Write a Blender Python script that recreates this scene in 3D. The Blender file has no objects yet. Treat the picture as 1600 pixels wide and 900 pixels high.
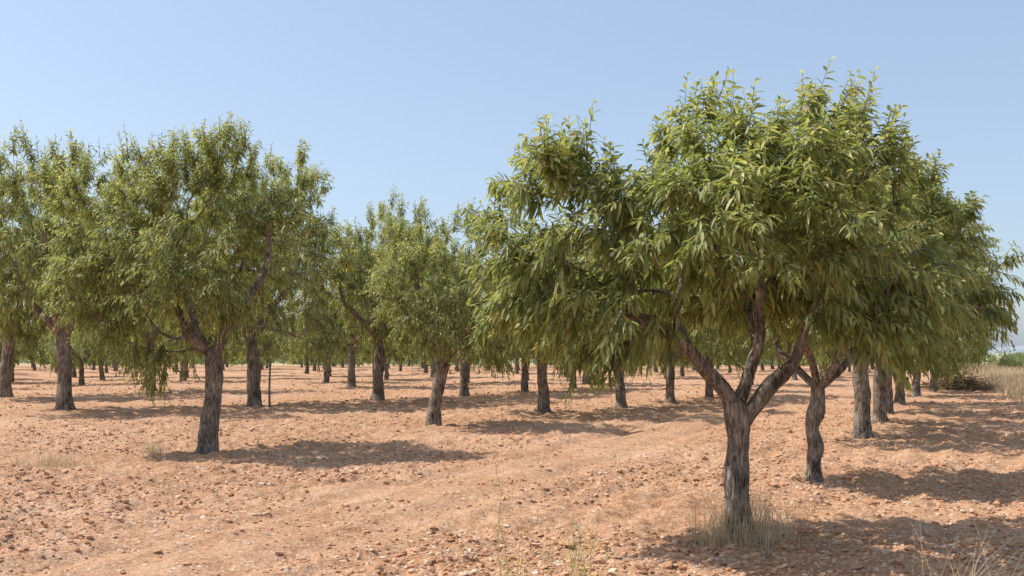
import bpy, math, numpy as np
from mathutils import Vector
R = np.random.default_rng(7)
sc = bpy.context.scene
sc.view_settings.view_transform='Standard'; sc.view_settings.look='None'; sc.view_settings.exposure=0

# ---------------------------------------------------------------- helpers
def nrm(v):
    return v/np.maximum(np.linalg.norm(v,axis=-1,keepdims=True),1e-9)
def _h(i,j,k,s):
    n=(i*374761393+j*668265263+k*1274126177+s*974634777)&0xffffffff
    n=((n^(n>>13))*1274126177)&0xffffffff
    n=n^(n>>16)
    return (n&0xffffff)/float(0xffffff)
def vnoise(p,seed=0):
    p=np.asarray(p,dtype=float); f=np.floor(p); i=f.astype(np.int64); t=p-f; t=t*t*(3-2*t)
    o=0
    for a in (0,1):
        for b in (0,1):
            for c in (0,1):
                w=(t[...,0] if a else 1-t[...,0])*(t[...,1] if b else 1-t[...,1])*(t[...,2] if c else 1-t[...,2])
                o=o+w*_h(i[...,0]+a,i[...,1]+b,i[...,2]+c,seed)
    return o*2-1
def build(name,V,blocks,mats,attr=None,smooth=False,obj=True):
    me=bpy.data.meshes.new(name)
    V=np.asarray(V,dtype=np.float32)
    me.vertices.add(len(V)); me.vertices.foreach_set('co',V.ravel())
    lv=np.concatenate([b[0].ravel() for b in blocks]).astype(np.int32)
    tot=np.concatenate([np.full(len(b[0]),b[0].shape[1],np.int32) for b in blocks])
    st=np.concatenate([[0],np.cumsum(tot)[:-1]]).astype(np.int32)
    mi=np.concatenate([np.full(len(b[0]),b[1],np.int32) for b in blocks])
    sm=np.concatenate([np.full(len(b[0]),(b[2] if len(b)>2 else smooth),bool) for b in blocks])
    me.loops.add(len(lv)); me.loops.foreach_set('vertex_index',lv)
    me.polygons.add(len(tot)); me.polygons.foreach_set('loop_start',st); me.polygons.foreach_set('loop_total',tot)
    me.polygons.foreach_set('material_index',mi); me.polygons.foreach_set('use_smooth',sm)
    if attr is not None:
        a=me.attributes.new('rnd','FLOAT','POINT'); a.data.foreach_set('value',np.asarray(attr,dtype=np.float32))
    for m in mats: me.materials.append(m)
    me.update(calc_edges=True)
    if not obj: return me
    o=bpy.data.objects.new(name,me); sc.collection.objects.link(o); return o

# ---------------------------------------------------------------- materials
def mat(name):
    m=bpy.data.materials.new(name); m.use_nodes=True; nt=m.node_tree
    return m,nt,nt.nodes,nt.links,nt.nodes['Principled BSDF']
def ramp(N,stops):
    r=N.new('ShaderNodeValToRGB'); e=r.color_ramp.elements
    while len(e)<len(stops): e.new(0.5)
    for q,(p,c) in zip(e,stops): q.position=p; q.color=(*c,1)
    return r
def leafmat(name,stops,trans,tf=0.3,rough=0.45):
    m,nt,N,Lk,b=mat(name)
    a=N.new('ShaderNodeAttribute'); a.attribute_name='rnd'
    r=ramp(N,stops); Lk.new(a.outputs['Fac'],r.inputs[0])
    Lk.new(r.outputs[0],b.inputs['Base Color']); b.inputs['Roughness'].default_value=rough
    b.inputs['Specular IOR Level'].default_value=0.4
    t=N.new('ShaderNodeBsdfTranslucent')
    mx=N.new('ShaderNodeMix'); mx.data_type='RGBA'; mx.blend_type='MULTIPLY'; mx.inputs[0].default_value=1
    Lk.new(r.outputs[0],mx.inputs[6]); mx.inputs[7].default_value=(*trans,1)
    Lk.new(mx.outputs[2],t.inputs['Color'])
    s=N.new('ShaderNodeMixShader'); s.inputs[0].default_value=tf
    Lk.new(b.outputs[0],s.inputs[1]); Lk.new(t.outputs[0],s.inputs[2]); Lk.new(s.outputs[0],N['Material Output'].inputs[0])
    return m
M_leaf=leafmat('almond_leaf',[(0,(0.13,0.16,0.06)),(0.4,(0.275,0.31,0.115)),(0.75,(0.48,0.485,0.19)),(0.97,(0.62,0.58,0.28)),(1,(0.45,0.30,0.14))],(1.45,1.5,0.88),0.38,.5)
M_shrub=leafmat('shrub_leaf',[(0,(0.12,0.155,0.06)),(0.6,(0.24,0.28,0.12)),(1,(0.40,0.41,0.21))],(1.3,1.35,0.8),0.3,0.6)
M_straw=leafmat('dry_straw',[(0,(0.40,0.30,0.17)),(0.5,(0.58,0.47,0.29)),(1,(0.74,0.63,0.44))],(1.0,0.95,0.85),0.25,0.7)
M_weed=leafmat('weed_green',[(0,(0.2,0.22,0.09)),(0.6,(0.36,0.37,0.17)),(0.8,(0.55,0.50,0.20)),(1,(0.82,0.70,0.12))],(1.1,1.1,0.8),0.25,0.6)
def barkmat(name,c0,c1,c2):
    m,nt,N,Lk,b=mat(name)
    tc=N.new('ShaderNodeTexCoord'); mp=N.new('ShaderNodeMapping'); mp.inputs['Scale'].default_value=(40,40,8)
    Lk.new(tc.outputs['Object'],mp.inputs[0])
    n=N.new('ShaderNodeTexNoise'); n.inputs['Scale'].default_value=1; n.inputs['Detail'].default_value=8; n.inputs['Roughness'].default_value=.65
    n.inputs['Distortion'].default_value=.8
    Lk.new(mp.outputs[0],n.inputs['Vector'])
    n2=N.new('ShaderNodeTexNoise'); n2.inputs['Scale'].default_value=5; n2.inputs['Detail'].default_value=3
    Lk.new(tc.outputs['Object'],n2.inputs['Vector'])
    ad=N.new('ShaderNodeMath'); ad.operation='MULTIPLY_ADD'; ad.inputs[1].default_value=.3; Lk.new(n2.outputs[0],ad.inputs[0])
    ml=N.new('ShaderNodeMath'); ml.operation='MULTIPLY'; ml.inputs[1].default_value=.7; Lk.new(n.outputs[0],ml.inputs[0]); Lk.new(ml.outputs[0],ad.inputs[2])
    r=ramp(N,[(0.39,c0),(0.5,c1),(0.62,c2)]); Lk.new(ad.outputs[0],r.inputs[0]); Lk.new(r.outputs[0],b.inputs['Base Color'])
    b.inputs['Roughness'].default_value=.9; b.inputs['Specular IOR Level'].default_value=.2
    bp=N.new('ShaderNodeBump'); bp.inputs['Strength'].default_value=1; bp.inputs['Distance'].default_value=.05
    Lk.new(n.outputs[0],bp.inputs['Height']); Lk.new(bp.outputs[0],b.inputs['Normal'])
    return m
M_bark=barkmat('almond_bark',(0.05,0.038,0.03),(0.235,0.19,0.15),(0.52,0.44,0.36))
M_twig=barkmat('twig_bark',(0.12,0.08,0.045),(0.27,0.18,0.10),(0.40,0.30,0.18))
m,nt,N,Lk,b=mat('almond_hull'); b.inputs['Base Color'].default_value=(0.42,0.30,0.16,1); b.inputs['Roughness'].default_value=.9; M_hull=m

def soil(name):
    m,nt,N,Lk,b=mat(name)
    tc=N.new('ShaderNodeTexCoord')
    def noise(s,d=4,ro=.6):
        n=N.new('ShaderNodeTexNoise'); n.inputs['Scale'].default_value=s; n.inputs['Detail'].default_value=d; n.inputs['Roughness'].default_value=ro
        Lk.new(tc.outputs['Object'],n.inputs['Vector']); return n
    a=noise(.35,5); bb=noise(3.2,6,.7); c=noise(22,5,.7)
    r=ramp(N,[(0.32,(0.47,0.24,0.13)),(0.5,(0.61,0.355,0.21)),(0.70,(0.72,0.49,0.33))])
    s1=N.new('ShaderNodeMath'); s1.operation='MULTIPLY_ADD'; s1.inputs[1].default_value=.45; Lk.new(a.outputs[0],s1.inputs[0])
    s2=N.new('ShaderNodeMath'); s2.operation='MULTIPLY'; s2.inputs[1].default_value=.55; Lk.new(bb.outputs[0],s2.inputs[0]); Lk.new(s2.outputs[0],s1.inputs[2])
    Lk.new(s1.outputs[0],r.inputs[0])
    prev=r.outputs[0]
    for vs,th,col in ((30,.70,(0.78,0.60,0.45,1)),(13,.85,(0.76,0.58,0.43,1))):
        v=N.new('ShaderNodeTexVoronoi'); v.inputs['Scale'].default_value=vs; Lk.new(tc.outputs['Object'],v.inputs['Vector'])
        lt=N.new('ShaderNodeMath'); lt.operation='LESS_THAN'; lt.inputs[1].default_value=.32; Lk.new(v.outputs['Distance'],lt.inputs[0])
        sx=N.new('ShaderNodeSeparateColor'); Lk.new(v.outputs['Color'],sx.inputs[0])
        gt=N.new('ShaderNodeMath'); gt.operation='GREATER_THAN'; gt.inputs[1].default_value=th; Lk.new(sx.outputs[0],gt.inputs[0])
        an=N.new('ShaderNodeMath'); an.operation='MULTIPLY'; Lk.new(lt.outputs[0],an.inputs[0]); Lk.new(gt.outputs[0],an.inputs[1])
        mx=N.new('ShaderNodeMix'); mx.data_type='RGBA'; Lk.new(an.outputs[0],mx.inputs[0]); Lk.new(prev,mx.inputs[6]); mx.inputs[7].default_value=col; prev=mx.outputs[2]
    r2=ramp(N,[(0.34,(0.62,0.55,0.50)),(0.58,(1.0,1.0,1.0))]); Lk.new(c.outputs[0],r2.inputs[0])
    m2=N.new('ShaderNodeMix'); m2.data_type='RGBA'; m2.blend_type='MULTIPLY'; m2.inputs[0].default_value=1; Lk.new(prev,m2.inputs[6]); Lk.new(r2.outputs[0],m2.inputs[7])
    sp=N.new('ShaderNodeSeparateXYZ'); Lk.new(tc.outputs['Object'],sp.inputs[0])
    mr=N.new('ShaderNodeMapRange'); mr.inputs[1].default_value=125; mr.inputs[2].default_value=170; Lk.new(sp.outputs['Y'],mr.inputs[0])
    m3=N.new('ShaderNodeMix'); m3.data_type='RGBA'; Lk.new(mr.outputs[0],m3.inputs[0]); Lk.new(m2.outputs[2],m3.inputs[6]); m3.inputs[7].default_value=(0.42,0.38,0.24,1)
    Lk.new(m3.outputs[2],b.inputs['Base Color']); b.inputs['Roughness'].default_value=.95; b.inputs['Specular IOR Level'].default_value=.1
    b1=N.new('ShaderNodeBump'); b1.inputs['Strength'].default_value=.9; b1.inputs['Distance'].default_value=.07; Lk.new(bb.outputs[0],b1.inputs['Height'])
    b2=N.new('ShaderNodeBump'); b2.inputs['Strength'].default_value=1; b2.inputs['Distance'].default_value=.03; Lk.new(c.outputs[0],b2.inputs['Height']); Lk.new(b1.outputs[0],b2.inputs['Normal'])
    Lk.new(b2.outputs[0],b.inputs['Normal'])
    return m
M_soil=soil('soil')
def rockmat(name,stops):
    m,nt,N,Lk,b=mat(name)
    a=N.new('ShaderNodeAttribute'); a.attribute_name='rnd'
    r=ramp(N,stops); Lk.new(a.outputs['Fac'],r.inputs[0])
    tc=N.new('ShaderNodeTexCoord'); n=N.new('ShaderNodeTexNoise'); n.inputs['Scale'].default_value=45; n.inputs['Detail'].default_value=4; Lk.new(tc.outputs['Object'],n.inputs['Vector'])
    r2=ramp(N,[(0.3,(0.75,0.7,0.66)),(0.65,(1,1,1))]); Lk.new(n.outputs[0],r2.inputs[0])
    mx=N.new('ShaderNodeMix'); mx.data_type='RGBA'; mx.blend_type='MULTIPLY'; mx.inputs[0].default_value=1; Lk.new(r.outputs[0],mx.inputs[6]); Lk.new(r2.outputs[0],mx.inputs[7])
    Lk.new(mx.outputs[2],b.inputs['Base Color']); b.inputs['Roughness'].default_value=.95; b.inputs['Specular IOR Level'].default_value=.15
    bp=N.new('ShaderNodeBump'); bp.inputs['Strength'].default_value=.6; bp.inputs['Distance'].default_value=.01; Lk.new(n.outputs[0],bp.inputs['Height']); Lk.new(bp.outputs[0],b.inputs['Normal'])
    return m
M_clod=rockmat('soil_clod',[(0,(0.48,0.25,0.14)),(0.6,(0.62,0.37,0.22)),(1,(0.74,0.51,0.35))])
M_stone=rockmat('limestone',[(0,(0.64,0.45,0.31)),(0.7,(0.74,0.57,0.42)),(1,(0.81,0.70,0.58))])

# ---------------------------------------------------------------- ground
def track_mask(x,y):
    c=-6.3+0.45*y+0.35*np.sin(y*0.13)-0.2
    d=x-c
    w=np.exp(-(d/1.35)**4)
    rut=np.exp(-((np.abs(d)-.75)/.2)**2)-.75*np.exp(-((np.abs(d)-1.15)/.14)**2)-.5*np.exp(-((np.abs(d)-.35)/.14)**2)
    return w,rut
def gh(x,y):
    x=np.asarray(x,float); y=np.asarray(y,float)
    z0=np.zeros_like(x)
    w,rut=track_mask(x,y)
    st=lambda s,sd: vnoise(np.stack([x*s,y*s,z0],-1),sd)
    h=0.05*st(.35,1)+0.035*st(1.1,2)*(1-.4*w)+0.031*st(3.1,3)*(1-.5*w)
    h+=0.027*st(7.5,4)*(1-.68*w)+0.018*st(16,5)*(1-.68*w)
    u=(x*1-0.46*y)/1.1
    h+=0.027*np.sin(u*2*math.pi/0.6+2*st(.5,8))*(1-w)*(.6+.4*st(.25,12))
    h-=rut*.048*(.7+.3*st(1.3,13))
    fade=np.clip((140-np.hypot(x,y))/60,0,1)
    return h*fade
def axis(a,lo,hi,fine,g,lim):
    l=[lo]
    while l[-1]<hi: l.append(l[-1]+fine)
    s=fine
    while l[-1]<lim: s*=g; l.append(l[-1]+s)
    s=fine; k=[lo]
    while k[-1]>-a: s*=g; k.append(k[-1]-s)
    return np.array(k[1:][::-1]+l)
xs=axis(4000,-8,8,.035,1.03,4000); ys=axis(300,4,18,.035,1.018,6000)
X,Y=np.meshgrid(xs,ys); Z=gh(X,Y)
nx,ny=len(xs),len(ys)
idx=np.arange(nx*ny).reshape(ny,nx)
F=np.stack([idx[:-1,:-1],idx[:-1,1:],idx[1:,1:],idx[1:,:-1]],-1).reshape(-1,4)
build('ground',np.stack([X,Y,Z],-1).reshape(-1,3),[(F,0,True)],[M_soil])

# ---------------------------------------------------------------- rocks
def ico(sub):
    import bmesh
    bm=bmesh.new(); bmesh.ops.create_icosphere(bm,subdivisions=sub,radius=1)
    bm.verts.ensure_lookup_table()
    V=np.array([v.co[:] for v in bm.verts]); Fc=np.array([[v.index for v in f.verts] for f in bm.faces]); bm.free(); return V,Fc
I1=ico(1); I2=ico(2)
def rocks(name,x,y,size,mat_,base,flat=.65,sink=.25,zadd=None,sm=False):
    V0,F0=base; n=len(x); nv=len(V0)
    var=[]
    for k in range(12):
        off=R.random(3)*50
        d=1+.45*vnoise(V0*1.1+off,k)+.3*vnoise(V0*2.6+off,k+20)
        var.append(V0*d[:,None])
    var=np.array(var)
    P=var[R.integers(0,12,n)]
    sc3=size[:,None]*np.stack([R.uniform(.7,1.3,n),R.uniform(.7,1.3,n),R.uniform(.7,1.1,n)*flat],-1)
    P=P*sc3[:,None,:]
    t=R.normal(0,.35,n); c,s=np.cos(t)[:,None],np.sin(t)[:,None]
    P=np.stack([P[...,0],P[...,1]*c-P[...,2]*s,P[...,1]*s+P[...,2]*c],-1)
    t=R.uniform(0,6.28,n); c,s=np.cos(t)[:,None],np.sin(t)[:,None]
    P=np.stack([P[...,0]*c-P[...,1]*s,P[...,0]*s+P[...,1]*c,P[...,2]],-1)
    z=gh(x,y)+size*(flat*.8-sink) 
    if zadd is not None: z=z+zadd
    P+=np.stack([x,y,z],-1)[:,None,:]
    Fc=(F0[None]+(np.arange(n)*nv)[:,None,None]).reshape(-1,3)
    return build(name,P.reshape(-1,3),[(Fc,0,sm)],[mat_],np.repeat(R.random(n),nv))
def scatter(n,y0,y1,pw):
    u=R.random(n); a=1-pw
    y=(y0**a+u*(y1**a-y0**a))**(1/a)
    x=R.uniform(-1,1,n)*(0.62*y+2.5)
    w,_=track_mask(x,y); cl=vnoise(np.stack([x*.6,y*.6,x*0],-1),33)
    k=(R.random(n)>w*.82)&(R.random(n)<.52+.75*cl)
    return x[k],y[k]
x,y=scatter(130000,3,60,1.25); s=np.clip(R.lognormal(math.log(.011),.5,len(x)),.005,.03)*(1+y/40)
rocks('soil_clods',x,y,s,M_clod,I1)
x,y=scatter(6000,3,45,1.05); s=np.clip(R.lognormal(math.log(.026),.35,len(x)),.015,.06)
rocks('soil_clods',x,y,s,M_clod,I2,.55,.25)
x,y=scatter(42000,3,70,1.15); s=np.clip(R.lognormal(math.log(.009),.45,len(x)),.005,.026)*(1+y/35)
rocks('field_stones',x,y,s,M_stone,I1,.5,.3)
x,y=scatter(1500,5,50,.9); s=np.clip(R.lognormal(math.log(.026),.35,len(x)),.018,.06)
rocks('field_stones',x,y,s,M_stone,I2,.42,.3)

# ---------------------------------------------------------------- trees
class Acc:
    def __init__(s): s.V=[];s.n=0;s.B=[];s.A=[]
    def add(s,V,Fl,mi,sm,a):
        V=V.reshape(-1,3)
        for Fc in Fl: s.B.append((Fc+s.n,mi,sm))
        s.V.append(V); s.A.append(np.broadcast_to(a,(len(V),)).astype(float)); s.n+=len(V)
def chain_tube(acc,P,r,sides,mi,rough=0.0,seed=0):
    n=len(P); T=nrm(np.gradient(P,axis=0))
    ref=np.array([1.,0,0]) if abs(T[0,0])<.8 else np.array([0,1.,0])
    U=np.zeros((n,3)); u=ref
    for i in range(n):
        u=u-T[i]*np.dot(u,T[i]); u=u/max(np.linalg.norm(u),1e-6); U[i]=u
    W=np.cross(T,U); th=np.arange(sides)*2*math.pi/sides
    ring=U[:,None,:]*np.cos(th)[None,:,None]+W[:,None,:]*np.sin(th)[None,:,None]
    rr=np.repeat(r[:,None],sides,1)
    if rough>0:
        p=P[:,None,:]+ring*r[:,None,None]
        tw=np.stack([ring[...,0]*3.2+seed,ring[...,1]*3.2,p[...,2]*3.5],-1)
        tw2=np.stack([ring[...,0]*7+seed,ring[...,1]*7,p[...,2]*7],-1)
        rr=rr*(1+rough*vnoise(p*5+seed,3)+rough*.9*vnoise(tw,4)+rough*.7*vnoise(tw2,5))
    V=P[:,None,:]+ring*rr[...,None]
    i=np.arange(n-1)[:,None]*sides; j=np.arange(sides)[None]; k=(j+1)%sides
    Fq=np.stack([i+j,i+k,i+sides+k,i+sides+j],-1).reshape(-1,4)
    acc.add(V,[Fq],mi,True,0.5)
def densify(pts,step):
    pts=np.array(pts,float); out=[]
    P=np.vstack([2*pts[0]-pts[1],pts,2*pts[-1]-pts[-2]])
    for i in range(1,len(P)-2):
        m=max(2,int(np.linalg.norm(P[i+1,:3]-P[i,:3])/step))
        for t in np.arange(m)/m:
            a,b_,c,d=P[i-1],P[i],P[i+1],P[i+2]
            out.append(.5*((2*b_)+(-a+c)*t+(2*a-5*b_+4*c-d)*t*t+(-a+3*b_-3*c+d)*t**3))
    out.append(pts[-1]); return np.array(out)
def add_leaves(acc,P,D,Nn,L,W,rnd,detail,mi):
    D=nrm(D); S=nrm(np.cross(D,Nn)); Nn=np.cross(S,D); n=len(P)
    g=np.array([0,0,-1.])
    L_=L[:,None]; W_=W[:,None]
    def c(t): return P+D*L_*t+g*L_*.28*t*t
    if detail:
        c1,c2,c3=c(.3),c(.66),c(1.)
        V=np.stack([P,c1-S*W_*.5+Nn*W_*.18,c1,c1+S*W_*.5+Nn*W_*.18,c2-S*W_*.4+Nn*W_*.15,c2,c2+S*W_*.4+Nn*W_*.15,c3],1)
        T=np.array([[0,2,1],[0,3,2],[4,5,7],[5,6,7]]); Q=np.array([[1,2,5,4],[2,3,6,5]])
        o=(np.arange(n)*8)[:,None,None]
        acc.add(V,[(T[None]+o).reshape(-1,3),(Q[None]+o).reshape(-1,4)],mi,False,np.repeat(rnd,8))
    else:
        c1,c3=c(.45),c(1.)
        V=np.stack([P,c1-S*W_*.5+Nn*W_*.15,c1,c1+S*W_*.5+Nn*W_*.15,c3],1)
        Q=np.array([[0,2,4,1],[0,3,4,2]]); o=(np.arange(n)*5)[:,None,None]
        acc.add(V,[(Q[None]+o).reshape(-1,4)],mi,False,np.repeat(rnd,5))
def make_tree(name,seed,trunk,limbs,lobes,nt,spn,lps,ll,lw,detail=False,fruit=0,whips=1.0,shl=(.28,.5),fill=1.0,hole=-.15):
    global R
    R=np.random.default_rng(seed); acc=Acc()
    pos=[];par=[];rad=[];pl=[]
    def addp(p,q,r):
        pos.append(np.array(p[:3],float)); par.append(q); rad.append(r)
        pl.append(0 if q<0 else pl[q]+np.linalg.norm(pos[-1]-pos[q])); return len(pos)-1
    T=densify(trunk,.05); prev=-1
    for p in T:
        fl=1+.35*math.exp(-max(p[2],0)/.12); prev=addp(p,prev,p[3]*fl)
    fork=prev; ntr=len(pos)
    if limbs is None:
        limbs=[]; a0=R.random()*6.28; nl=4; tr=T[-1,3]; c=T[-1]
        for k in range(nl):
            a=a0+k*6.28/nl+R.normal(0,.25); up=R.uniform(.8,1.4); q=np.array([math.cos(a),math.sin(a)])
            l=[(c[0],c[1],c[2]-.08,tr*.62)]
            for j,(h,v) in enumerate([(.3,.25),(.62,.62),(.95,1.15),(1.1,1.7)]):
                l.append((c[0]+q[0]*h+R.normal(0,.06),c[1]+q[1]*h+R.normal(0,.06),c[2]+v*up*.9,tr*(.6-.1*j)))
            limbs.append(l)
    for l in limbs:
        l=list(l); l0=np.array(l[0][:3]); prev=int(np.argmin([np.linalg.norm(p-l0) for p in pos]))
        D=densify(l,.08)
        for i,p in enumerate(D):
            jt=vnoise(np.array([[p[2]*4+seed,prev*.01,0.],[p[2]*4+seed,9.5,3.]]),2)*.03*min(1,i/3)
            prev=addp((p[0]+jt[0],p[1]+jt[1],p[2]),prev,p[3])
    lobes=np.array(lobes,float); wts=(lobes[:,3]*lobes[:,4]*lobes[:,5])**.75; wts/=wts.sum()
    cc=(lobes[:,:3]*wts[:,None]).sum(0); ztop=(lobes[:,2]+lobes[:,5]).max(); zbot=(lobes[:,2]-lobes[:,5]).min()
    tg=[]; md=.38; tries=0
    while len(tg)<nt:
        tries+=1
        if tries%400==0: md*=.93
        lb=lobes[R.choice(len(lobes),p=wts)]; d=nrm(R.normal(size=3)); r=R.random()**.33
        p=lb[:3]+d*lb[3:6]*r*.92
        if vnoise(p*1.7+seed*3.1,17)<hole: continue
        q=(p-lobes[:,:3])/lobes[:,3:6]; ins=(np.linalg.norm(q,axis=1)<.5).sum()
        if ins>=2 and R.random()<.75: continue
        if tg and min(np.linalg.norm(np.array(tg)-p,axis=1))<md: continue
        tg.append(p)
    tg=np.array(tg); c0=pos[fork]; tg=tg[np.argsort(np.linalg.norm(tg-c0,axis=1))]
    tips=[]
    for t in tg:
        A=np.array(pos[ntr:]); d=np.linalg.norm(A-t,axis=1); cost=d+.32*np.array(pl[ntr:])+.6*np.maximum(0,A[:,2]-t[2])
        k=ntr+int(np.argmin(cost)); a=pos[k]; dd=np.linalg.norm(t-a)
        pd=nrm(a-pos[par[k]]); ctrl=a+pd*dd*.35+np.array([0,0,.06*dd])+R.normal(0,.07*dd,3)
        m=max(2,int(dd/.13)); prev=k
        for s in np.arange(1,m+1)/m:
            p=(1-s)**2*a+2*s*(1-s)*ctrl+s*s*t
            prev=addp(p+(R.normal(0,.012,3) if s<1 else 0),prev,0)
        tips.append(prev)
    n=len(pos); P=np.array(pos); rad=np.array(rad)
    ch=[[] for _ in range(n)]
    acc_r=np.zeros(n)
    for i in range(n-1,-1,-1):
        rp=max(acc_r[i],.0055**2.3)
        pr=rp**(1/2.3)
        if rad[i]==0: rad[i]=pr
        acc_r[i]=rp
        if par[i]>=0: acc_r[par[i]]+=rp; ch[par[i]].append(i)
    stack=[(0,None)]
    while stack:
        s,pp=stack.pop(); c=[s]; 
        while ch[c[-1]]:
            k=sorted(ch[c[-1]],key=lambda q:-rad[q]); 
            for o in k[1:]: stack.append((o,c[-1]))
            c.append(k[0])
        ids=([pp] if pp is not None else [])+c
        if len(ids)<2: continue
        Q=P[ids]; r=rad[ids].copy()
        if pp is not None: r[0]=r[1]
        big=r.max()
        sides=28 if big>.1 and detail else 16 if big>.08 else 12 if big>.045 else 6 if big>.015 else 4
        if Q[0,2]<.3 and s==0:
            Q=np.vstack([Q[0]-[0,0,.2],Q]); r=np.concatenate([[r[0]*1.15],r])
        chain_tube(acc,Q,r,sides,0,.14 if big>.045 else 0,seed)
    base=[];dirs=[];lens=[];bend=[];wh=[]
    cand=[i for i in range(ntr,n) if rad[i]<.02]
    src=list(tips)*spn
    src+=list(R.choice(cand,int(len(tips)*spn*.3*fill)))
    hh=(ztop-zbot)/2; zc=(ztop+zbot)/2
    tipd={k:R.normal(0,.28,3) for k in range(n)}
    for k in src:
        p=P[k]; out=nrm((p-cc)*np.array([1,1,.8])); u=(p[2]-zc)/hh
        upc=.3+.8*u if u>-.2 else .02
        d=nrm(out*.8+np.array([0,0,upc])+tipd[k]+R.normal(0,.36,3))
        base.append(p); dirs.append(d); lens.append(R.uniform(*shl)); bend.append(-.34+.3*max(u,0)+R.normal(0,.08)); wh.append(0)
    for k in tips:
        p=P[k]; u=(p[2]-zc)/hh
        q=np.abs(lobes[:,2]+lobes[:,5]*np.sqrt(np.clip(1-((p[0]-lobes[:,0])/lobes[:,3])**2-((p[1]-lobes[:,1])/lobes[:,4])**2,0,1)))
        if u>.0 and p[2]>q.max()-.8 and R.random()<.8*whips:
            b0=nrm(np.array([0,0,1.])+R.normal(0,.16,3)*[1,1,.3]+nrm(p-cc)*.2); hl=R.uniform(.8,1.15)
            for _ in range(int(R.integers(3,6))):
                base.append(p+R.normal(0,.035,3)); dirs.append(nrm(b0+R.normal(0,.11,3))); lens.append(hl*R.uniform(.3,.55)*(.65+.4*max(u,0))); bend.append(.02); wh.append(1)
    B=np.array(base);Dr=np.array(dirs);Ls=np.array(lens);Bd=np.array(bend);WH=np.array(wh)[:,None]; S=len(B)
    K=5; t=np.linspace(0,1,K)
    def sp(t): return B[:,None,:]+Dr[:,None,:]*(Ls[:,None]*t)[...,None]+np.array([0,0,1.])*(Bd[:,None]*Ls[:,None]*t*t)[...,None]
    C=sp(np.broadcast_to(t,(S,K)))
    ref=nrm(np.cross(Dr,nrm(R.normal(size=(S,3))))); w2=np.cross(Dr,ref)
    th=np.arange(3)*2.094
    rr=(.0045*(1-.7*t))[None,:,None,None]*(1 if detail else 1.3)
    V=C[:,:,None,:]+(ref[:,None,None,:]*np.cos(th)[None,None,:,None]+w2[:,None,None,:]*np.sin(th)[None,None,:,None])*rr
    o=(np.arange(S)*K*3)[:,None,None,None]; i=(np.arange(K-1)*3)[None,:,None]; j=np.arange(3)[None,None,:]; kk=(j+1)%3
    Fq=(np.stack([i+j,i+kk,i+3+kk,i+3+j],-1)+o).reshape(-1,4)
    acc.add(V,[Fq],1,True,.5)
    nl=lps; tt=(np.linspace(.06,1,nl)[None]+R.uniform(-.02,.02,(S,nl)))
    keep=R.random((S,nl))<.93
    PP=sp(tt); az=(np.arange(nl)*2.4)[None]+R.uniform(0,6.28,(S,1))+R.normal(0,.3,(S,nl))
    radl=ref[:,None,:]*np.cos(az)[...,None]+w2[:,None,:]*np.sin(az)[...,None]
    ax=np.broadcast_to(Dr[:,None,:],PP.shape)
    w3=WH[...,None]
    DD=ax*(.5*(.6+.8*tt[...,None])+w3*.25*tt[...,None])+radl*(.62-.05*w3)+np.array([0,0,-1.])*(.55-.32*w3*tt[...,None])+R.normal(0,.17,PP.shape)
    NN=np.array([0,0,1.])+ax*.3+R.normal(0,.4,PP.shape)+radl*.6
    LL=ll*R.uniform(.7,1.2,(S,nl))*(1-.55*np.clip(tt-.6,0,1)/.4*.9)
    WW=lw*R.uniform(.75,1.2,(S,nl))
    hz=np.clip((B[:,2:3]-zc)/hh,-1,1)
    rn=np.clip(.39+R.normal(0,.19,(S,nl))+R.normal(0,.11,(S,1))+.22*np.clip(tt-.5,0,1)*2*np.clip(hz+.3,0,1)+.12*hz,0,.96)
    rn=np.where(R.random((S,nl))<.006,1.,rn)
    k=keep.ravel()
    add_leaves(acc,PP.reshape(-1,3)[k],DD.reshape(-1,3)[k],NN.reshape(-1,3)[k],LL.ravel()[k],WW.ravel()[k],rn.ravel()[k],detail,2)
    if fruit:
        V0,F0=I1; q=P[R.choice(cand,fruit)]+R.normal(0,.04,(fruit,3))-[0,0,.03]
        V=V0[None]*np.array([.014,.011,.021])*R.uniform(.8,1.2,(fruit,1,1))+q[:,None,:]
        acc.add(V,[(F0[None]+(np.arange(fruit)*12)[:,None,None]).reshape(-1,3)],3,True,.5)
    me=build(name,np.concatenate(acc.V),acc.B,[M_bark,M_twig,M_leaf,M_hull],np.concatenate(acc.A),obj=False)
    print(name,'nodes',n,'shoots',S,'faces',len(me.polygons))
    return me
def auto_lobes(seed,h,r,zb,lean=(0,0),n=8):
    g=np.random.default_rng(seed); L=[]; a0=g.random()*6.28
    zm=(h+zb)/2
    for k in range(n):
        a=a0+k*6.28/n*1.0+g.normal(0,.2); rr=r*g.uniform(.55,.75); z=zb+(h-zb)*g.uniform(.22,.6)
        L.append((lean[0]+rr*math.cos(a),lean[1]+rr*math.sin(a),z,r*g.uniform(.32,.48),r*g.uniform(.32,.48),(h-zb)*g.uniform(.2,.36)))
    for k in range(5):
        a=a0+k*1.256+g.normal(0,.3); rr=r*g.uniform(.25,.5); rz=(h-zb)*g.uniform(.25,.33); top=h-g.uniform(.1,1.1)*(h/5.5)
        L.append((lean[0]+rr*math.cos(a),lean[1]+rr*math.sin(a),top-rz,r*.32,r*.32,rz))
    L.append((lean[0],lean[1],zm,r*.5,r*.5,(h-zb)*.33))
    return L
def place(me,x,y,rot=0,s=1,sz=None):
    o=bpy.data.objects.new('almond_tree',me); sc.collection.objects.link(o)
    o.location=(x,y,float(gh(x,y))-.02); o.rotation_euler=(0,0,rot); o.scale=(s,s,sz or s); return o

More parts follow.
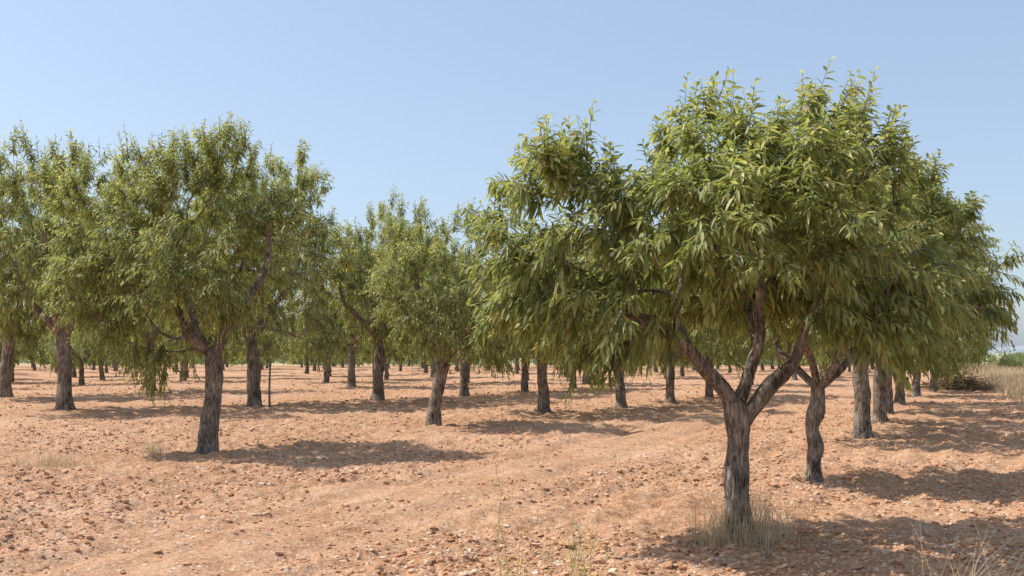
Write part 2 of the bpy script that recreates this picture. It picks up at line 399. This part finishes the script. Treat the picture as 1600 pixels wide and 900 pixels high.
front=make_tree('almond_tree_front',11,
 [(0,0,0,.112),(-.03,0,.3,.102),(-.05,.0,.6,.10),(-.03,.01,.9,.096),(-.05,.0,1.12,.105),(-.07,0,1.24,.095)],
 [[(-.07,0,1.2,.072),(-.17,-.02,1.36,.067),(-.36,-.08,1.55,.058),(-.52,-.12,1.72,.052),(-.70,-.15,1.84,.045),(-.95,-.15,1.97,.036),(-1.2,-.1,2.2,.027)],
  [(-.05,0,1.2,.067),(.04,.05,1.38,.06),(.12,.1,1.6,.053),(.18,.1,1.82,.048),(.18,.12,2.1,.04),(.14,.15,2.5,.033),(.1,.15,2.9,.022)],
  [(-.03,.0,1.0,.072),(.1,-.03,1.22,.072),(.24,-.05,1.4,.066),(.42,-.03,1.55,.056),(.5,.0,1.72,.046),(.62,.0,2.0,.038),(.8,.05,2.4,.028)],
  [(-.4,-.08,1.58,.043),(-.5,.05,1.8,.038),(-.55,.1,2.1,.03),(-.5,.15,2.5,.024)],
  [(.1,.08,1.55,.04),(.2,.4,1.8,.035),(.25,.8,2.2,.028)]],
 [(-1.5,0,2.72,.72,.8,.62),(-1.7,.2,2.3,.48,.7,.45),(-1.15,-.3,2.05,.42,.6,.33),(-1.2,-.2,1.78,.28,.35,.2),(-.75,.1,2.66,.62,.9,.58),
  (-.15,0,2.78,.62,.9,.70),(.35,-.2,2.78,.62,.9,.72),(.9,.1,2.78,.50,.8,.76),(1.1,-.1,2.35,.52,.8,.5),(.5,-.6,2.55,.55,.6,.35),(-.3,-.7,2.65,.7,.6,.42),
  (-.2,1.0,2.65,.75,.7,.7),(.8,.9,2.5,.6,.7,.6),(-1.1,.8,2.5,.6,.6,.55),(.75,-.5,2.05,.35,.4,.25),(-1.6,-.1,3.12,.35,.5,.33),(1.3,0,2.0,.38,.5,.25),
  (-.42,0,3.42,.26,.5,.36),(-.12,.1,3.42,.24,.5,.34),(.45,0,3.38,.25,.5,.33),(.8,0,3.42,.28,.5,.32),(-.95,.1,2.95,.25,.5,.25)],
 290,5,15,.143,.029,True,fruit=90,shl=(.25,.43),hole=-.24)
place(front,1.99,8.6)
second=make_tree('almond_tree_second',22,
 [(0,0,0,.105),(-.01,0,.3,.095),(.03,0,.5,.11),(-.02,0,.75,.088),(.02,0,.95,.115),(.05,0,1.15,.09),(.05,0,1.35,.085)],
 None,
 [(.3,0,3.2,.9,1.2,1.0),(1.2,0,3.2,.7,1,.95),(1.8,.1,2.9,.75,.8,.75),(2.2,0,3.05,.4,.5,.38),(1.5,-.3,2.4,.75,.8,.45),(-.9,0,3.0,1.0,1.1,.9),(.5,-.9,2.7,1.0,.8,.6),(0,1,2.8,1.1,.9,.8),(1.2,1,2.8,.8,.8,.8),(1.2,-.3,3.85,.3,.4,.5),(1.9,.1,3.5,.3,.4,.45)],
 280,5,14,.15,.032,True,fruit=40,shl=(.25,.43))
place(second,3.99,13.16)
lt=make_tree('almond_tree_left',33,
 [(0,0,0,.165),(0,0,.3,.152),(.06,0,.7,.148),(.1,0,1.1,.145),(.1,0,1.5,.15),(.08,0,1.7,.14)],
 None,
 [(-.3,0,4.2,.75,1.0,1.0),(-.15,.1,4.8,.3,.5,.55),(.35,0,4.4,.5,.8,1.05),(-1.1,.2,4.1,.6,.9,1.1),(-2.0,.1,3.9,.5,.8,1.2),(-1.6,-.3,2.8,.85,.8,.7),(-.6,-.9,3.1,.9,.8,.8),(.7,-.7,3.0,.8,.8,.8),(1.25,.1,3.7,.6,.9,.9),(1.7,.1,3.1,.6,.8,.8),(0,1,3.3,1.4,.9,1.2),(-1.0,0,2.0,.5,.6,.5),(-.85,-.2,1.6,.25,.3,.45),(1.7,-.2,2.2,.5,.6,.5)],
 400,5,14,.135,.030,False,whips=1)
place(lt,-5.13,16.8)
mid=make_tree('almond_tree_mid',44,
 [(0,0,0,.15),(.02,0,.5,.138),(.1,0,.95,.138),(.2,0,1.35,.138),(.25,0,1.6,.138)],
 None,auto_lobes(4,5.1,1.7,1.5,(.1,0),7),270,5,13,.13,.033,False)
place(mid,-1.75,22.3)
gen=[]
for k,(h,r) in enumerate([(5.3,2.3),(5.2,2.4),(5.5,2.1)]):
    g=np.random.default_rng(90+k); lx=g.uniform(-.25,.35)
    gen.append(make_tree('almond_tree_gen%d'%k,60+k,[(0,0,0,.16),(lx*.2,0,.5,.142),(lx*.6,.03,1.,.138),(lx,.03,1.45,.138)],None,auto_lobes(70+k,h,r,1.35,(lx,0)),300,5,12,.14,.037,False,whips=.9))
far=[]
for k in range(3):
    far.append(make_tree('almond_tree_far%d'%k,160+k,[(0,0,0,.16),(.05,0,.5,.14),(.12*(k-1),0,1.,.135),(.2*(k-1),0,1.5,.13)],None,auto_lobes(170+k,5.0,2.3,1.2),170,4,9,.22,.07,False,whips=.6))
rows=[(6.80,19.3,5.8,0,.4),(8.6,23.3,5.6,1,2.0),(10.4,27.6,5.4,2,1.0),(12.5,32.1,5.3,0,3.1),(15.3,37.7,5.2,1,4.0),(18.1,42.8,5.0,2,5.0),
 (.86,26.7,5.6,1,.9),(3.26,29.8,5.6,2,2.2),(5.36,33.8,5.5,0,5.0),(7.46,37.7,5.3,1,1.5),
 (-12.8,28.5,8.5,0,1.2),(-8.2,31.7,8.8,2,3.9),(-4.68,34.7,8.0,1,3.0),(-1.87,38.9,6.6,0,0.3),(.55,42.8,5.8,2,4.4),(2.8,45.8,5.6,1,2.5),
 (-19.2,37.7,9.4,2,.2),(-7.8,48.4,7.6,0,2.8),(-15.6,43,8.4,1,1.9)]
for (x,y,h,v,r) in rows:
    s=h/5.45; place(gen[v],x,y,r,s**.65,s)
R=np.random.default_rng(5)
pts=[(a[0],a[1]) for a in rows]+[(1.99,8.6),(3.99,13.16),(-5.13,16.8),(-1.75,22.3)]
cnt=0
for k in range(0,26):
    for yy in np.arange(36,128,6.2):
        x=-2-8.6*k+.47*yy+R.normal(0,.4); y=yy+(k%3)*1.7+R.normal(0,.4)
        if k<1 and y<46: continue
        if abs(x)>.6*y+6: continue
        if k>=2 and y<50 and x>-24 : continue
        if min(math.hypot(x-a,y-b_) for a,b_ in pts)<4: continue
        if R.random()<.1: continue
        s=R.uniform(.85,1.15); place(far[int(R.integers(0,3))],x,y,R.random()*6.28,s,s*R.uniform(.95,1.1)); cnt+=1
print('far trees',cnt)

# ---------------------------------------------------------------- grasses, weeds, bushes
def blades(acc,x,y,h,lean,w,rn,mi=0,K=4,z=None):
    n=len(x); a=R.uniform(0,6.28,n); d=np.stack([np.cos(a),np.sin(a),a*0],-1); s=np.stack([-np.sin(a+.6),np.cos(a+.6),a*0],-1)
    B=np.stack([x,y,(gh(x,y) if z is None else z)-.01],-1); t=np.linspace(0,1,K)[None,:,None]
    C=B[:,None]+np.array([0,0,1.])*h[:,None,None]*(t-.25*lean[:,None,None]*t*t)+d[:,None]*(h*lean)[:,None,None]*t**1.6
    wd=s[:,None]*(w[:,None,None]*(1-.85*t))
    V=np.stack([C-wd,C+wd],2)
    o=(np.arange(n)*K*2)[:,None,None]; i=(np.arange(K-1)*2)[None,:,None]
    Fq=(np.concatenate([i,i+1,i+3,i+2],-1)+o).reshape(-1,4)
    acc.add(V,[Fq],mi,False,np.repeat(rn,K*2)); return C
def grass(name,x,y,h0,h1,lean,w):
    acc=Acc(); n=len(x); blades(acc,x,y,R.uniform(h0,h1,n),np.abs(R.normal(lean,.25,n)),np.full(n,w)*R.uniform(.7,1.3,n),R.random(n))
    return build(name,np.concatenate(acc.V),acc.B,[M_straw],np.concatenate(acc.A))
n=900; a=R.uniform(0,6.28,n); r=R.uniform(.1,.4,n)*R.uniform(.8,1.2,n); grass('dry_grass_tuft',1.99+r*np.cos(a)*1.1,8.6+r*np.sin(a),.1,.58,.35,.0024)
n=90; grass('dry_grass_tuft',2.75+R.normal(0,.1,n),6.1+R.normal(0,.1,n),.3,.75,.9,.0022)
n=320; grass('dry_grass_tuft',-6.7+R.normal(0,.28,n),14.4+R.normal(0,.2,n),.08,.3,.6,.004)
n=160; grass('dry_grass_tuft',-5.9+R.normal(0,.12,n),16.4+R.normal(0,.15,n),.1,.3,.6,.004)
n=120; grass('dry_grass_tuft',3.3+R.normal(0,.5,n),9.6+R.normal(0,.4,n),.05,.22,.6,.0025)
n=38000; y=R.uniform(22,110,n); x=2.6+.42*y+R.gamma(2,1.6,n); k=R.random(n)<.6+.5*vnoise(np.stack([x*.5,y*.5,x*0],-1),9)
x,y=x[k],y[k]; grass('dry_grass_verge',x,y,.15,.8,.4,.014)
def weed(x0,y0,h,ns,spread):
    acc=Acc()
    for i in range(ns):
        hh=h*R.uniform(.55,1) if i else h; a=R.uniform(0,6.28); l=R.uniform(.05,spread)
        t=np.linspace(0,1,9)[:,None]
        bx=x0+R.normal(0,.03); by=y0+R.normal(0,.03)
        C=np.array([bx,by,float(gh(bx,by))])+np.array([0,0,hh])*t+np.array([math.cos(a),math.sin(a),0])*hh*l*t**1.5+np.concatenate([R.normal(0,.012,(9,2)),np.zeros((9,1))],1)
        chain_tube(acc,C,np.linspace(.003,.0013,9),4,0); acc.A[-1][:]=.65
        for q in range(int(9*hh)+3):
            u=R.uniform(.2,1); p=np.array([np.interp(u,t[:,0],C[:,j]) for j in range(3)])
            d=nrm(np.array([R.normal(),R.normal(),.9])); L_=R.uniform(.04,.18)*(1.1-u*.6); e=p+d*L_
            chain_tube(acc,np.array([p,(p+e)/2+[0,0,.005],e]),np.array([.0015,.0011,.0009]),3,0); acc.A[-1][:]=.65
            m=5; add_leaves(acc,e+R.normal(0,.012,(m,3)),R.normal(0,1,(m,3))+[0,0,.5],R.normal(0,1,(m,3)),np.full(m,.014),np.full(m,.008),np.where(R.random(m)<.6,1.,.75),False,0)
            m=3; add_leaves(acc,p+R.normal(0,.01,(m,3)),d+R.normal(0,.5,(m,3)),R.normal(0,1,(m,3)),np.full(m,.035),np.full(m,.004),R.uniform(.3,.7,m),False,0)
    return build('flowering_weed',np.concatenate(acc.V),acc.B,[M_weed],np.concatenate(acc.A))
weed(.02,5.2,1.08,2,.1); weed(.0,5.3,.8,3,.25); weed(.33,5.2,.88,3,.25); weed(.42,5.5,.78,4,.3); weed(.22,5.05,.7,3,.35)
def bush(name,seed,n,ls,flat=1.0,lumps=9,mat_=None):
    g=np.random.default_rng(seed); acc=Acc()
    c=np.stack([g.normal(0,.5,lumps),g.normal(0,.5,lumps),g.uniform(.25,.7,lumps)],-1); rr=g.uniform(.25,.5,lumps)
    k=g.integers(0,lumps,n); d=nrm(g.normal(size=(n,3))); P=c[k]+d*(rr[k]*g.random(n)**.4)[:,None]; P[:,2]=np.abs(P[:,2])*flat
    add_leaves(acc,P,d+g.normal(0,.5,(n,3)),np.array([0,0,1.])+g.normal(0,.6,(n,3)),np.full(n,ls)*g.uniform(.6,1.4,n),np.full(n,ls*.45),np.clip(g.normal(.45,.22,n)+.2*(P[:,2]-.5),0,1),False,0)
    for i in range(lumps):
        chain_tube(acc,np.array([[0,0,-.1],c[i]*.5,c[i]]),np.array([.03,.02,.008]),5,1)
    return build(name,np.concatenate(acc.V),acc.B,[mat_ or M_shrub,M_twig],np.concatenate(acc.A),obj=False)
bs=[bush('shrub_mesh%d'%k,300+k,5000,.075) for k in range(3)]
def put(me,name,x,y,s,sz):
    o=bpy.data.objects.new(name,me); sc.collection.objects.link(o); o.location=(x,y,-.05); o.scale=(s,s,sz); o.rotation_euler=(0,0,R.random()*6.28)
for i in range(60):
    y=R.uniform(46,115); x=7.0+.42*y+R.gamma(2,2.4)
    s=R.uniform(.9,1.9); put(bs[i%3],'shrub',x,y,s,s*R.uniform(.8,1.15))
acc=Acc()
for b_ in range(360):
    x=R.uniform(-210,200); y=R.uniform(128,190); s=R.uniform(1.2,3.6); n=260
    if x>75: s*=.75
    d=nrm(R.normal(size=(n,3))); P=d*(R.random(n)**.4)[:,None]*np.array([1.3,1.3,.9])*s; P[:,2]=np.abs(P[:,2]); P+=[x,y,0]
    add_leaves(acc,P,d+R.normal(0,.5,(n,3)),R.normal(0,.6,(n,3))+[0,0,1],np.full(n,.55),np.full(n,.32),np.clip(R.normal(.4,.2,n)+R.normal(0,.15),0,1),False,0)
build('distant_trees',np.concatenate(acc.V),acc.B,[M_shrub],np.concatenate(acc.A))
acc=Acc(); n=420
for i in range(n):
    a=R.uniform(0,6.28); r=abs(R.normal(0,.8)); c=np.array([20.0+r*math.cos(a)*1.3,44.5+r*math.sin(a),R.uniform(.03,.7)*max(.12,.95-.45*r)])
    d=nrm(R.normal(size=3)*[1,1,.3])*R.uniform(.3,.7)
    chain_tube(acc,np.array([c-d,c+R.normal(0,.06,3),c+d]),np.array([.02,.016,.008])*R.uniform(.6,1.5),4,0)
build('brush_pile',np.concatenate(acc.V),acc.B,[M_twig],np.concatenate(acc.A))
acc=Acc(); chain_tube(acc,np.array([[-7.6,31.2,-.1],[-7.6,31.2,.6],[-7.58,31.2,1.3],[-7.58,31.2,1.35]]),np.array([.035,.035,.032,.005]),8,0,.1,3)
build('wooden_stake',np.concatenate(acc.V),acc.B,[M_bark],np.concatenate(acc.A))
m,nt_,N,Lk,b=mat('galvanised_steel'); b.inputs['Base Color'].default_value=(.35,.37,.4,1); b.inputs['Metallic'].default_value=.3; b.inputs['Roughness'].default_value=.6; M_st=m
acc=Acc(); px,py=228.,460.; H=16
def bar(a,b__,r): chain_tube(acc,np.array([a,(np.array(a)+b__)/2,b__],float),np.full(3,r),4,0)
lv=np.linspace(0,H,8); wd=lambda z:1.5*(1-z/H*.8)
for i in range(7):
    z0,z1=lv[i],lv[i+1]; w0,w1=wd(z0),wd(z1)
    cr=[(-1,-1),(1,-1),(1,1),(-1,1)]
    for j in range(4):
        a,b2=cr[j],cr[(j+1)%4]
        bar((px+a[0]*w0,py+a[1]*w0,z0),(px+a[0]*w1,py+a[1]*w1,z1),.1)
        bar((px+a[0]*w0,py+a[1]*w0,z0),(px+b2[0]*w1,py+b2[1]*w1,z1),.06)
for z,w in [(13,3.2),(15,2.4)]: bar((px-w,py,z),(px+w,py,z),.12); bar((px-w,py,z),(px,py,z+1),.07); bar((px+w,py,z),(px,py,z+1),.07)
build('electricity_pylon',np.concatenate(acc.V),acc.B,[M_st],np.concatenate(acc.A))
m,nt_,N,Lk,b=mat('hazy_hill'); b.inputs['Roughness'].default_value=1; b.inputs['Specular IOR Level'].default_value=0
tc=N.new('ShaderNodeTexCoord'); n_=N.new('ShaderNodeTexNoise'); n_.inputs['Scale'].default_value=.004; n_.inputs['Detail'].default_value=6; Lk.new(tc.outputs['Object'],n_.inputs['Vector'])
r=ramp(N,[(.35,(.25,.29,.33)),(.65,(.33,.36,.38))]); Lk.new(n_.outputs[0],r.inputs[0]); Lk.new(r.outputs[0],b.inputs['Base Color'])  # distance haze painted into the hills' bluish grey base colour
gx=np.linspace(-4200,4200,260); gy=np.linspace(4300,5900,40); GX,GY=np.meshgrid(gx,gy)
env=np.sin(np.clip((GY-4300)/1600,0,1)*math.pi)
hz=.5*env*(45+60*(vnoise(np.stack([GX/700,GY/700,GX*0],-1),6)+.3)+22*vnoise(np.stack([GX/200,GY/200,GX*0],-1),7)+55*np.exp(-((GX-2700)/700)**2))
idx=np.arange(GX.size).reshape(GX.shape); F=np.stack([idx[:-1,:-1],idx[:-1,1:],idx[1:,1:],idx[1:,:-1]],-1).reshape(-1,4)
build('hills',np.stack([GX,GY,hz-3],-1).reshape(-1,3),[(F,0,True)],[m])

# ---------------------------------------------------------------- light, sky, camera
el=math.radians(53); az=np.array([-.96,.24]); az=az/np.linalg.norm(az)
s=Vector((az[0]*math.cos(el),az[1]*math.cos(el),math.sin(el)))
L=bpy.data.lights.new('sun','SUN'); L.energy=5.0; L.angle=math.radians(.5); L.color=(1,.955,.88)
lo=bpy.data.objects.new('sun',L); lo.rotation_euler=s.to_track_quat('Z','Y').to_euler(); sc.collection.objects.link(lo)
w=bpy.data.worlds.new('World'); sc.world=w; w.use_nodes=True; N=w.node_tree.nodes; Lk=w.node_tree.links
sk=N.new('ShaderNodeTexSky'); sk.sky_type='NISHITA'; sk.sun_disc=False; sk.sun_elevation=el; sk.sun_rotation=math.atan2(az[0],az[1])
sk.air_density=1.0; sk.dust_density=2.2; sk.ozone_density=1.4; sk.altitude=300
hm=N.new('ShaderNodeMix'); hm.data_type='RGBA'; hm.inputs[0].default_value=.30; hm.inputs[7].default_value=(5.2,6.4,8.2,1)
Lk.new(sk.outputs[0],hm.inputs[6])
bg=N['Background']; bg.inputs[1].default_value=.15; Lk.new(hm.outputs[2],bg.inputs[0])
cam=bpy.data.cameras.new('camera'); co=bpy.data.objects.new('camera',cam); sc.collection.objects.link(co)
co.location=(0,0,1.65); co.rotation_euler=(math.radians(90),0,0); cam.sensor_width=36; cam.lens=35.0
cam.shift_y=102/1600; cam.clip_end=9000; cam.clip_start=.05
sc.camera=co
